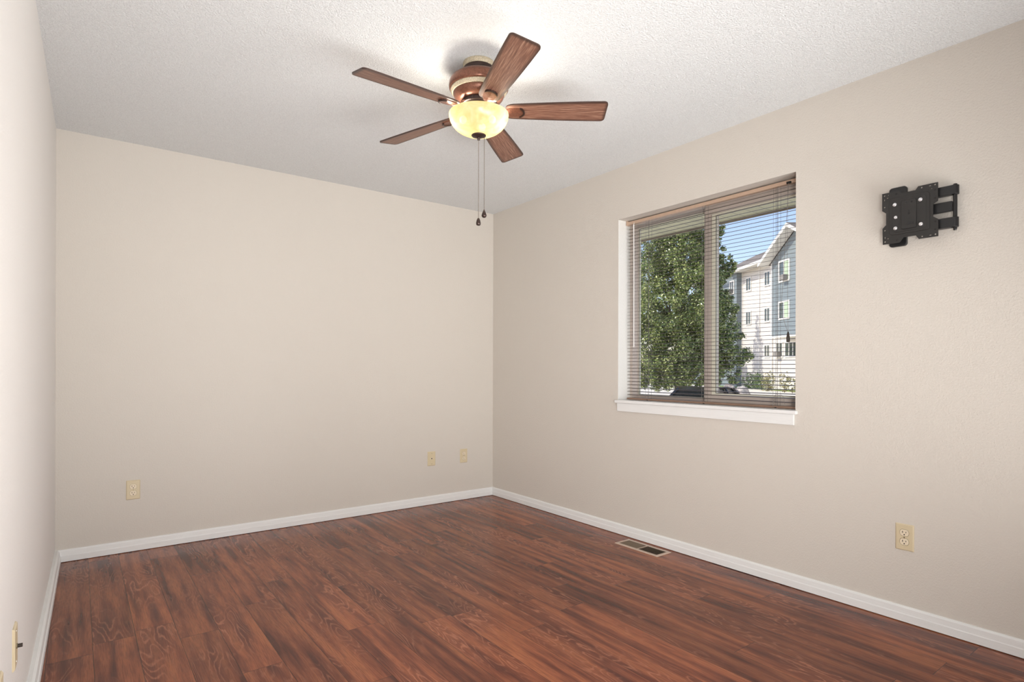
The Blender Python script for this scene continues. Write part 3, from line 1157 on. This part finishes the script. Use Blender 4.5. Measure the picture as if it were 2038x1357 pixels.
eave = empty('roof_eave', (0, 0, 0))
tag(eave, 'cream vented soffit and gutter of the eave above the window outside', 'eave', kind='structure')
bm = bmesh.new()
box(bm, 0.20, 0.965, -8, 4, 2.20, 2.225)
obj('soffit', bm, soffit_mat(), eave)
bm = bmesh.new()
box(bm, 0.965, 0.985, -8, 4, 2.185, 2.40)
prism(bm, [(0.985, -8, 2.26), (1.06, -8, 2.29), (1.09, -8, 2.38), (0.985, -8, 2.38)], (0, 12, 0))
obj('fascia', bm, plain('brown_fascia', (0.30, 0.24, 0.18), 0.5), eave)
bm = bmesh.new()
prism(bm, [(1.05, -8, 2.42), (-4.5, -8, 4.2), (-4.5, -8, 4.1), (1.05, -8, 2.34)], (0, 12, 0))
obj('roof_deck', bm, plain('grey_shingle', (0.14, 0.12, 0.11), 0.9, vary=0.2), eave)

# ------------------------------------------------------------------ outside: ground
GZ = -0.85


def ground_mat(name, a, b, sc, dist=0.02):
    t = NT(name)
    n1 = t.noise(t.coords(), sc, 5, 0.7)
    t.l(t.ramp(n1, [(0.3, a), (0.7, b)]), t.b.inputs['Base Color'])
    t.b.inputs['Roughness'].default_value = 0.9
    t.b.inputs['Specular IOR Level'].default_value = 0.1
    t.bump(n1, 0.4, dist)
    return t.m


M_CONC = ground_mat('pale_concrete', (0.62, 0.58, 0.50), (0.74, 0.70, 0.63), 3)
M_LAWN = ground_mat('lawn_grass', (0.10, 0.16, 0.035), (0.26, 0.34, 0.10), 9)
bm = bmesh.new()
box(bm, 0.3, 90, -60, 110, GZ - 0.3, GZ)
tag(obj('ground_pavement', bm, M_CONC), 'bright sunlit concrete pavement outside', 'pavement', kind='structure')

# building frame: local x = L, local y = F
ANGB = atan2(-0.55, 0.835)
Bx, By = 28.05, 52.0
BW = Vector((CAM.x, CAM.y, 0)) + Vector((0.835, -0.55, 0)) * Bx + Vector((0.55, 0.835, 0)) * By
bm = bmesh.new()
box(bm, -1.3, 6.0, -30, 40, GZ - 0.02, GZ + 0.05)
lawn = obj('ground_lawn', bm, M_LAWN)
lawn.location = (BW.x, BW.y, 0)
lawn.rotation_euler = (0, 0, ANGB)
tag(lawn, 'green lawn strip along the foot of the apartment building', 'lawn', kind='structure')


def siding(name, col, lap=0.26):
    t = NT(name)
    s = t.sep(t.coords())
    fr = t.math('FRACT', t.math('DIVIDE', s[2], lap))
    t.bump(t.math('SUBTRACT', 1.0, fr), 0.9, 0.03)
    c = t.mix(t.math('MULTIPLY', t.math('LESS_THAN', fr, 0.10), 0.5), col, tuple(q * 0.4 for q in col))  # shade under each lap painted in as a dark line
    t.l(c, t.b.inputs['Base Color'])
    t.b.inputs['Roughness'].default_value = 0.6
    return t.m


M_CREAM = siding('cream_siding', (0.70, 0.65, 0.59))
M_BLUE = siding('blue_grey_siding', (0.20, 0.235, 0.245))
M_WTRIM = plain('white_exterior_trim', (0.80, 0.76, 0.70), 0.5, vary=0.03)
M_SHINGLE = plain('brown_grey_shingles', (0.19, 0.165, 0.145), 0.95, bump=(6, 0.4, 0.02), vary=0.25)
M_DGLASS = plain('dark_window_glass', (0.06, 0.075, 0.07), 0.08, spec=0.8, vary=0.3)
M_CURT = plain('pale_green_curtain', (0.42, 0.52, 0.36), 0.7, vary=0.15)
M_ACB = plain('beige_air_conditioner', (0.26, 0.24, 0.22), 0.6, vary=0.1)

bld = empty('apartment_building', (BW.x, BW.y, GZ), ANGB)
tag(bld, 'cream and blue-grey three-storey apartment building beyond the trees', 'building')


def b3(a, b, z): return (a - Bx, b - By, z - GZ)


def bbox(bm, a0, a1, b0, b1, z0, z1, mi=0): box(bm, a0 - Bx, a1 - Bx, b0 - By, b1 - By, z0 - GZ, z1 - GZ, mi)


bm = bmesh.new()
bbox(bm, 28.05, 44, 30, 59.96, GZ + .0, 11.42)
obj('wall', bm, M_CREAM, bld)
bm = bmesh.new()
bbox(bm, 27.45, 44, 59.961, 72, GZ, 11.42)
obj('wall', bm, M_BLUE, bld)
# gabled blue bay
A0 = 26.4
bm = bmesh.new()
prism(bm, [b3(A0, 50.7, 4.0), b3(A0, 42.5, 4.0), b3(A0, 42.5, 10.6), b3(A0, 46.6, 12.75), b3(A0, 50.7, 10.6)], (1.649, 0, 0))
obj('gable_wall', bm, M_BLUE, bld)
bm = bmesh.new()
for s in (1, -1):
    def q(b, z): return b3(25.55, 46.6 + s * (b - 46.6), z)
    prism(bm, [q(46.6, 13.05), q(51.45, 10.50), q(51.45, 10.68), q(46.6, 13.26)], (6.5, 0, 0))
obj('gable_roof', bm, M_SHINGLE, bld)
bm = bmesh.new()
for s in (1, -1):
    def q(b, z): return b3(25.50, 46.6 + s * (b - 46.6), z)
    prism(bm, [q(46.6, 12.92), q(51.48, 10.36), q(51.48, 10.66), q(46.6, 13.22)], (0.06, 0, 0))
obj('rake_board', bm, M_WTRIM, bld)
bm = bmesh.new()
for s in (1, -1):
    def q(b, z): return b3(25.56, 46.6 + s * (b - 46.6), z)
    prism(bm, [q(46.6, 12.90), q(51.40, 10.38), q(51.40, 10.46), q(46.6, 12.98)], (0.85, 0, 0))
obj('rake_soffit', bm, M_WTRIM, bld)
bm = bmesh.new()
bbox(bm, A0 - .03, 28.04, 42.5, 50.7, 3.85, 4.0)
bbox(bm, A0 - .03, A0, 50.55, 50.73, 4.0, 10.55)
obj('bay_trim', bm, M_WTRIM, bld)
# main roof
bm = bmesh.new()
v = [bm.verts.new(b3(*p)) for p in ((27.0, 51.4, 11.45), (27.0, 72.3, 11.45), (35.5, 72.3, 15.6), (35.5, 50.0, 15.6), (44, 72.3, 11.45), (44, 50, 11.45))]
bm.faces.new((v[0], v[1], v[2], v[3]))
bm.faces.new((v[3], v[2], v[4], v[5]))
bm.faces.new((v[1], v[4], v[2]))
bm.faces.new((v[0], v[3], v[5]))
bm.faces.new((v[0], v[5], v[4], v[1]))
obj('main_roof', bm, M_SHINGLE, bld)
bm = bmesh.new()
bbox(bm, 26.9, 27.02, 51.4, 60.8, 11.25, 11.52)
bbox(bm, 26.3, 26.42, 60.8, 72, 11.25, 11.52)
bbox(bm, 26.3, 27.0, 60.8, 60.9, 11.25, 11.52)
obj('gutter', bm, M_WTRIM, bld)
bm = bmesh.new()
bbox(bm, 26.95, 28.04, 51.4, 60.8, 11.30, 11.36)
obj('eave_soffit', bm, M_WTRIM, bld)
bm = bmesh.new()
bbox(bm, 27.97, 28.05, 56.05, 56.17, GZ, 11.3)
obj('downspout', bm, M_WTRIM, bld)
bm = bmesh.new()
bbox(bm, 27.98, 28.05, 53.60, 53.9, GZ, 11.3)
bbox(bm, 27.98, 28.05, 59.80, 59.97, GZ, 11.3)
obj('corner_trim', bm, M_WTRIM, bld)


def bwin(a, b0, b1, z0, z1, n=2, ac=False, curtain=False):
    bm = bmesh.new()
    t = 0.13
    bbox(bm, a - 0.07, a, b0, b1, z0, z0 + t)
    bbox(bm, a - 0.07, a, b0, b1, z1 - t, z1)
    bbox(bm, a - 0.07, a, b0, b0 + t, z0 + t, z1 - t)
    bbox(bm, a - 0.07, a, b1 - t, b1, z0 + t, z1 - t)
    w = (b1 - b0 - 2 * t)
    for i in range(1, n):
        c = b0 + t + w * i / n
        bbox(bm, a - 0.07, a, c - 0.05, c + 0.05, z0 + t, z1 - t)
    f = obj('window', bm, M_WTRIM, bld)
    for i in range(n):
        c0 = b0 + t + w * i / n
        c1 = b0 + t + w * (i + 1) / n
        bm = bmesh.new()
        bbox(bm, a - 0.03, a - 0.001, c0, c1, z0 + t, z1 - t)
        obj('pane', bm, M_CURT if (curtain and i == 0) else M_DGLASS, f)
    if ac:
        bm = bmesh.new()
        bbox(bm, a - 0.45, a + 0.0, b0 + 0.3, b0 + 1.0, z0 + 0.1, z0 + 0.55)
        obj('air_conditioner', bm, M_ACB, bld, bevel=0.02)


for z0, z1 in ((9.12, 10.60), (5.62, 7.08), (2.20, 3.50)):
    bwin(28.05, 57.85, 59.05, z0, z1)
    bwin(28.05, 53.98, 55.15, z0, z1)
    bwin(27.45, 60.5, 61.6, z0, z1, ac=(z0 > 9))
for z0, z1, c in ((8.62, 10.50, False), (5.38, 6.98, True)):
    bwin(A0, 47.55, 49.35, z0, z1, curtain=True, ac=(z0 > 8))
bwin(28.05, 49.2, 51.35, 2.15, 3.60, 3)
bwin(28.05, 51.65, 52.9, 2.15, 3.60, 2, ac=True)

# ------------------------------------------------------------------ trees and shrubs


def leaf_mat(name, c1, c2, c3):
    t = NT(name)
    g = t.n('NewGeometry')
    col = t.ramp(g.outputs['Random Per Island'], [(0.0, c1), (0.55, c2), (1.0, c3)])
    t.l(col, t.b.inputs['Base Color'])
    t.b.inputs['Roughness'].default_value = 0.28
    t.b.inputs['Specular IOR Level'].default_value = 0.8
    tl = t.n('BsdfTranslucent')
    t.l(col, tl.inputs[0])
    m = t.n('MixShader')
    m.inputs[0].default_value = 0.2
    t.l(t.b.outputs[0], m.inputs[1])
    t.l(tl.outputs[0], m.inputs[2])
    t.l(m.outputs[0], t.out.inputs['Surface'])
    return t.m


M_LEAF = leaf_mat('glossy_green_leaf', (0.025, 0.055, 0.014), (0.21, 0.29, 0.055), (0.80, 0.82, 0.34))
M_SHRUB = leaf_mat('shrub_leaf', (0.04, 0.08, 0.02), (0.10, 0.17, 0.05), (0.24, 0.30, 0.09))
M_GRASSY = leaf_mat('dry_ornamental_grass', (0.16, 0.17, 0.06), (0.34, 0.32, 0.14), (0.50, 0.42, 0.20))
M_BARK = plain('grey_bark', (0.10, 0.075, 0.055), 0.9, bump=(30, 0.6, 0.02), vary=0.3)

rng = random.Random(11)


def leaves(name, blobs, n, size, mat, parent, flat=0.25):
    verts, faces = [], []
    tot = sum(b[3] * b[4] for b in blobs)
    for (x, y, z, rx, rz) in blobs:
        k = int(n * rx * rz / tot)
        nc = max(8, int(rx * rz * 62))
        cl = []
        for _ in range(nc):
            th = rng.uniform(0, 2 * pi)
            cz = rng.uniform(-1, 1)
            sr = sqrt(1 - cz * cz)
            rad = rng.uniform(0.3, 1.0) ** 0.5
            cl.append((x + rx * rad * sr * cos(th), y + rx * rad * sr * sin(th), z + rz * rad * cz))
        cr = max(0.11, 0.215 * min(rx, rz) ** 0.5)
        for q in range(k):
            c_ = cl[q % nc]
            th = rng.uniform(0, 2 * pi)
            cz = rng.uniform(-1, 1)
            sr = sqrt(1 - cz * cz)
            rr_ = cr * rng.uniform(0.2, 1.15)
            p = Vector((c_[0] + rr_ * sr * cos(th), c_[1] + rr_ * sr * sin(th), c_[2] + rr_ * cz))
            s = size * rng.uniform(0.6, 1.25)
            n_ = Vector((sr * cos(th) + rng.gauss(0, .55), sr * sin(th) + rng.gauss(0, .55), cz + 0.5 + rng.gauss(0, .55))).normalized()
            a = n_.orthogonal().normalized()
            a.rotate(Matrix.Rotation(rng.uniform(0, 2 * pi), 3, n_))
            b = n_.cross(a)
            i = len(verts)
            m = n_ * s * flat
            verts += [p - a * s * .55, p + b * s * .36 + m * .5, p + a * s * .6, p - b * s * .36 + m * .5]
            faces += [(i, i + 1, i + 2), (i, i + 2, i + 3)]
    me = bpy.data.meshes.new(name)
    me.from_pydata([tuple(v) for v in verts], [], faces)
    me.materials.append(mat)
    o = bpy.data.objects.new(name, me)
    COL.objects.link(o)
    o.parent = parent
    return o


RV = Vector((cos(YAW), -sin(YAW), 0))
FV = Vector((sin(YAW), cos(YAW), 0))


def site(u, d, z=GZ):
    """ground point d metres into the view at bearing u"""
    return Vector((CAM.x, CAM.y, 0)) + FV * d + RV * ((u - 1019) / 1154.67 * d) + Vector((0, 0, z))


def tree(u, d, blobs, n, size, label, trunk_h, tr=0.12, mat=M_LEAF, name='leafy_tree', group=None):
    P = site(u, d)
    o = empty(name, P)
    tag(o, label, 'tree', group)
    k = d / 1154.67
    bl_ = []
    for (bu, bv, dd, ru, rv) in blobs:
        lat = (bu - u) * k
        zz = 1.1 + (732.4 - bv) * k - GZ
        q = RV * lat + FV * dd
        bl_.append((q.x, q.y, zz, ru * k, rv * k))
    leaves('foliage', bl_, n, size, mat, o)
    bm = bmesh.new()
    tube(bm, [(0, 0, -0.05), (0.03, 0, trunk_h * .35), (-0.02, .02, trunk_h * .7), (0, 0, trunk_h)], tr, 10, rr=[tr * 1.3, tr, tr * .7, tr * .25])
    for i in range(9):
        a = rng.uniform(0, 6.28)
        h = trunk_h * rng.uniform(.2, .7)
        L_ = trunk_h * .22
        tube(bm, [(0, 0, h), (cos(a) * L_ * .5, sin(a) * L_ * .5, h + L_ * .6), (cos(a) * L_ * .8, sin(a) * L_ * .8, h + L_ * 1.5)], .03, 6, rr=[tr * .4, tr * .25, tr * .08])
    obj('trunk', bm, M_BARK, o, smooth=True)
    return o


# big pear tree filling the left pane: clumps placed (bearing, level, depth offset, half width, half height)
BL = [(1345, 690, 0, 88, 80), (1330, 600, -.3, 92, 95), (1352, 500, 0, 60, 80), (1300, 520, .3, 45, 80), (1340, 400, .2, 70, 90), (1290, 680, .4, 60, 90),
      (1400, 640, -.2, 52, 70), (1395, 560, .1, 42, 60), (1414, 600, .2, 38, 45), (1425, 700, -.2, 48, 48), (1462, 706, -.3, 30, 16), (1440, 745, .1, 34, 26),
      (1440, 660, 0, 36, 34), (1450, 548, .2, 17, 20), (1455, 620, .3, 20, 26), (1426, 520, .1, 18, 40), (1430, 455, .2, 12, 30), (1433, 497, .1, 11, 30), (1436, 585, 0, 20, 34), (1360, 470, .3, 50, 50), (1405, 480, .4, 20, 55), (1370, 745, -.4, 55, 28), (1280, 750, .2, 30, 24), (1320, 740, -.3, 40, 34), (1340, 300, 0, 55, 70), (1458, 522, .2, 11, 20), (1442, 530, .2, 10, 26), (1483, 708, -.2, 10, 8)]
tree(1352, 21, BL, 150000, 0.076, 'large dense green tree just outside, filling the left window pane', 7.2, 0.16)

def shrub(u, d, w, h, mat, label, name='shrub', group='shrubs along the apartment building', n=700, size=0.12):
    o = empty(name, site(u, d, GZ + 0.05))
    tag(o, label, 'shrub', group)
    leaves('foliage', [(0, 0, h * .5, w, h * .55), (w * .5, 0, h * .4, w * .6, h * .4), (-w * .5, 0, h * .4, w * .6, h * .4)], n, size, mat, o, 0.3)
    bm = bmesh.new()
    tube(bm, [(0, 0, -0.02), (0, 0, h * .35)], 0.03, 6)
    obj('stem', bm, M_BARK, o)
    return o


def dB(a, u):
    k = (u - 950) / 1127.0
    return a / k


shrub(1490, 58, 0.8, 1.5, M_SHRUB, 'dark green rounded shrub at the foot of the cream wall, leftmost in the row')
shrub(1503, 55.5, 0.75, 1.9, M_SHRUB, 'taller green shrub against the cream wall, second from left in the row')
shrub(1516, 53, 0.8, 1.35, M_SHRUB, 'low green shrub in the middle of the row by the cream wall')
shrub(1530, 51, 0.7, 1.6, M_GRASSY, 'tawny shrub just left of the blind cords, by the cream wall')
shrub(1561, 48.0, 0.45, 1.7, M_GRASSY, 'thin dry ornamental grass clump in front of the wide ground-floor window', n=380)
shrub(1577, 46.0, 0.45, 1.3, M_GRASSY, 'short dry grass clump at the right end of the pavement', n=300)

# young columnar trees near the wall (they cast the tall shadows on it)
def stree(a, b, w, h, label):
    P = Vector((CAM.x, CAM.y, GZ)) + Vector((0.835, -0.55, 0)) * a + Vector((0.55, 0.835, 0)) * b
    o = empty('young_tree', P)
    tag(o, label, 'tree', 'slender trees near the apartment building')
    leaves('foliage', [(0, 0, h * .30, w, h * .18), (.3, 0, h * .50, w * .9, h * .18), (-.2, .1, h * .72, w * .7, h * .17), (0, 0, h * .9, w * .35, h * .11)], 5200, 0.17, M_LEAF, o)
    bm = bmesh.new()
    tube(bm, [(0, 0, -0.02), (0, 0, h * .9)], 0.07, 8, rr=[.13, .02])
    obj('trunk', bm, M_BARK, o)


stree(23.0, 57.0, 1.5, 12.6, 'tall slender tree behind the large tree and the window stile, nearer the building')
stree(22.0, 60.0, 1.7, 9.5, 'shorter tree in the gap left of the tall slender tree, mostly hidden by leaves')

# ------------------------------------------------------------------ boulders
M_ROCK = plain('grey_brown_rock', (0.34, 0.29, 0.26), 0.9, bump=(5, 0.8, 0.05), vary=0.35)
M_ROCK2 = plain('pale_rock', (0.50, 0.45, 0.40), 0.9, bump=(6, 0.8, 0.05), vary=0.3)


def rock(u, d, w, h, mat, label):
    bm = bmesh.new()
    bmesh.ops.create_icosphere(bm, subdivisions=3, radius=1)
    r_ = random.Random(int(u))
    ph = [r_.uniform(0, 6) for _ in range(6)]
    for v in bm.verts:
        c = v.co.copy()
        k = 1 + .16 * sin(3 * c.x + ph[0]) + .13 * sin(4 * c.y + ph[1]) + .12 * sin(5 * c.z + ph[2]) + .07 * sin(9 * c.x + 7 * c.y + ph[3])
        v.co = Vector((c.x * w * k, c.y * w * .8 * k, max(-.25, c.z) * h * k + h * 0.2))
    o = obj('boulder', bm, mat, smooth=False)
    o.location = site(u, d)
    tag(o, label, 'rock', 'boulders beside the pavement')


rock(1452, 40, 0.62, 0.72, M_ROCK, 'rough grey-brown boulder, left of the two by the pavement')
rock(1474, 41, 0.60, 0.55, M_ROCK2, 'paler low boulder, right of the two by the pavement')

# ------------------------------------------------------------------ parked car
M_CARP = plain('dark_car_paint', (0.016, 0.016, 0.018), 0.3, spec=0.4, coat=0.15)
M_CARG = plain('car_glass', (0.010, 0.012, 0.012), 0.25, spec=0.06)
M_TYRE = plain('tyre_rubber', (0.015, 0.015, 0.015), 0.85)
M_LAMP = plain('car_lamp', (0.75, 0.55, 0.35), 0.2)


def car(u, d, rz, label):
    o = empty('car', site(u, d), rz)
    tag(o, label, 'car')
    # side profile in x (length), z; x forward
    body = [(-2.2, .35), (-2.25, .75), (-2.15, .92), (-1.5, .98), (1.0, .95), (2.0, .82), (2.25, .65), (2.25, .35)]
    bm = bmesh.new()
    rows = []
    for yy, sc_ in ((-.88, .97), (-.80, 1.0), (.80, 1.0), (.88, .97)):
        rows.append([bm.verts.new((x * sc_, yy, .35 + (z - .35) * (sc_ - .03 if abs(yy) > .85 else 1))) for x, z in body])
    n = len(body)
    for A_, B_ in zip(rows, rows[1:]):
        for i in range(n):
            bm.faces.new((A_[i], A_[(i + 1) % n], B_[(i + 1) % n], B_[i]))
    bm.faces.new(rows[0])
    bm.faces.new(rows[-1][::-1])
    obj('body', bm, M_CARP, o, bevel=0.04, seg=3)
    roof = [(-1.05, 1.36), (-.6, 1.42), (.1, 1.42), (.45, 1.37)]
    base = [(-1.75, .96), (-1.2, .97), (.7, .96), (1.15, .94)]
    bm = bmesh.new()
    R_ = [[bm.verts.new((x, s * .58, z)) for x, z in roof] for s in (-1, 1)]
    bm.faces.new(R_[0] + R_[1][::-1])
    R2 = [[bm.verts.new((x, s * .55, z - .05)) for x, z in roof] for s in (-1, 1)]
    bm.faces.new(R2[0] + R2[1][::-1])
    for s in (0, 1):
        for i in range(3): bm.faces.new((R_[s][i], R_[s][i + 1], R2[s][i + 1], R2[s][i]))
    for i in (0, 3): bm.faces.new((R_[0][i], R_[1][i], R2[1][i], R2[0][i]))
    obj('roof', bm, M_CARP, o)
    bm = bmesh.new()
    g = [bm.verts.new(p) for p in ((-1.70, -.78, .955), (1.10, -.78, .94), (.43, -.56, 1.36), (-1.02, -.56, 1.35),
                                   (-1.70, .78, .955), (1.10, .78, .94), (.43, .56, 1.36), (-1.02, .56, 1.35))]
    for f in ((0, 1, 2, 3), (5, 4, 7, 6), (1, 5, 6, 2), (4, 0, 3, 7)): bm.faces.new([g[i] for i in f])
    obj('windows', bm, M_CARG, o)
    for s in (-1, 1):
        for p_, q_, r_ in (((1.12, s * .79, .94), (.44, s * .575, 1.385), .035), ((-1.72, s * .79, .95), (-1.04, s * .575, 1.38), .045),
                           ((-.25, s * .80, .95), (-.25, s * .575, 1.41), .03)):
            bm = bmesh.new()
            tube(bm, [p_, q_], r_, 6)
            obj('pillar', bm, M_CARP, o)
    for x in (-1.4, 1.4):
        for s in (-1, 1):
            bm = bmesh.new()
            lathe(bm, [(0, s * .70), (.22, s * .70), (.32, s * .72), (.33, s * .80), (.31, s * .89), (.2, s * .88), (0, s * .87)], 24, (x, 0, .33), axis='Y')
            obj('wheel', bm, M_TYRE, o)
    for s in (-1, 1):
        bm = bmesh.new()
        box(bm, 2.12, 2.24, s * .55 - .2, s * .55 + .2, .60, .74)
        obj('headlamp', bm, M_LAMP, o, bevel=.02)
    return o


car(1398, 17.0, radians(198), 'dark parked car with only its roof and windows showing above the sill')
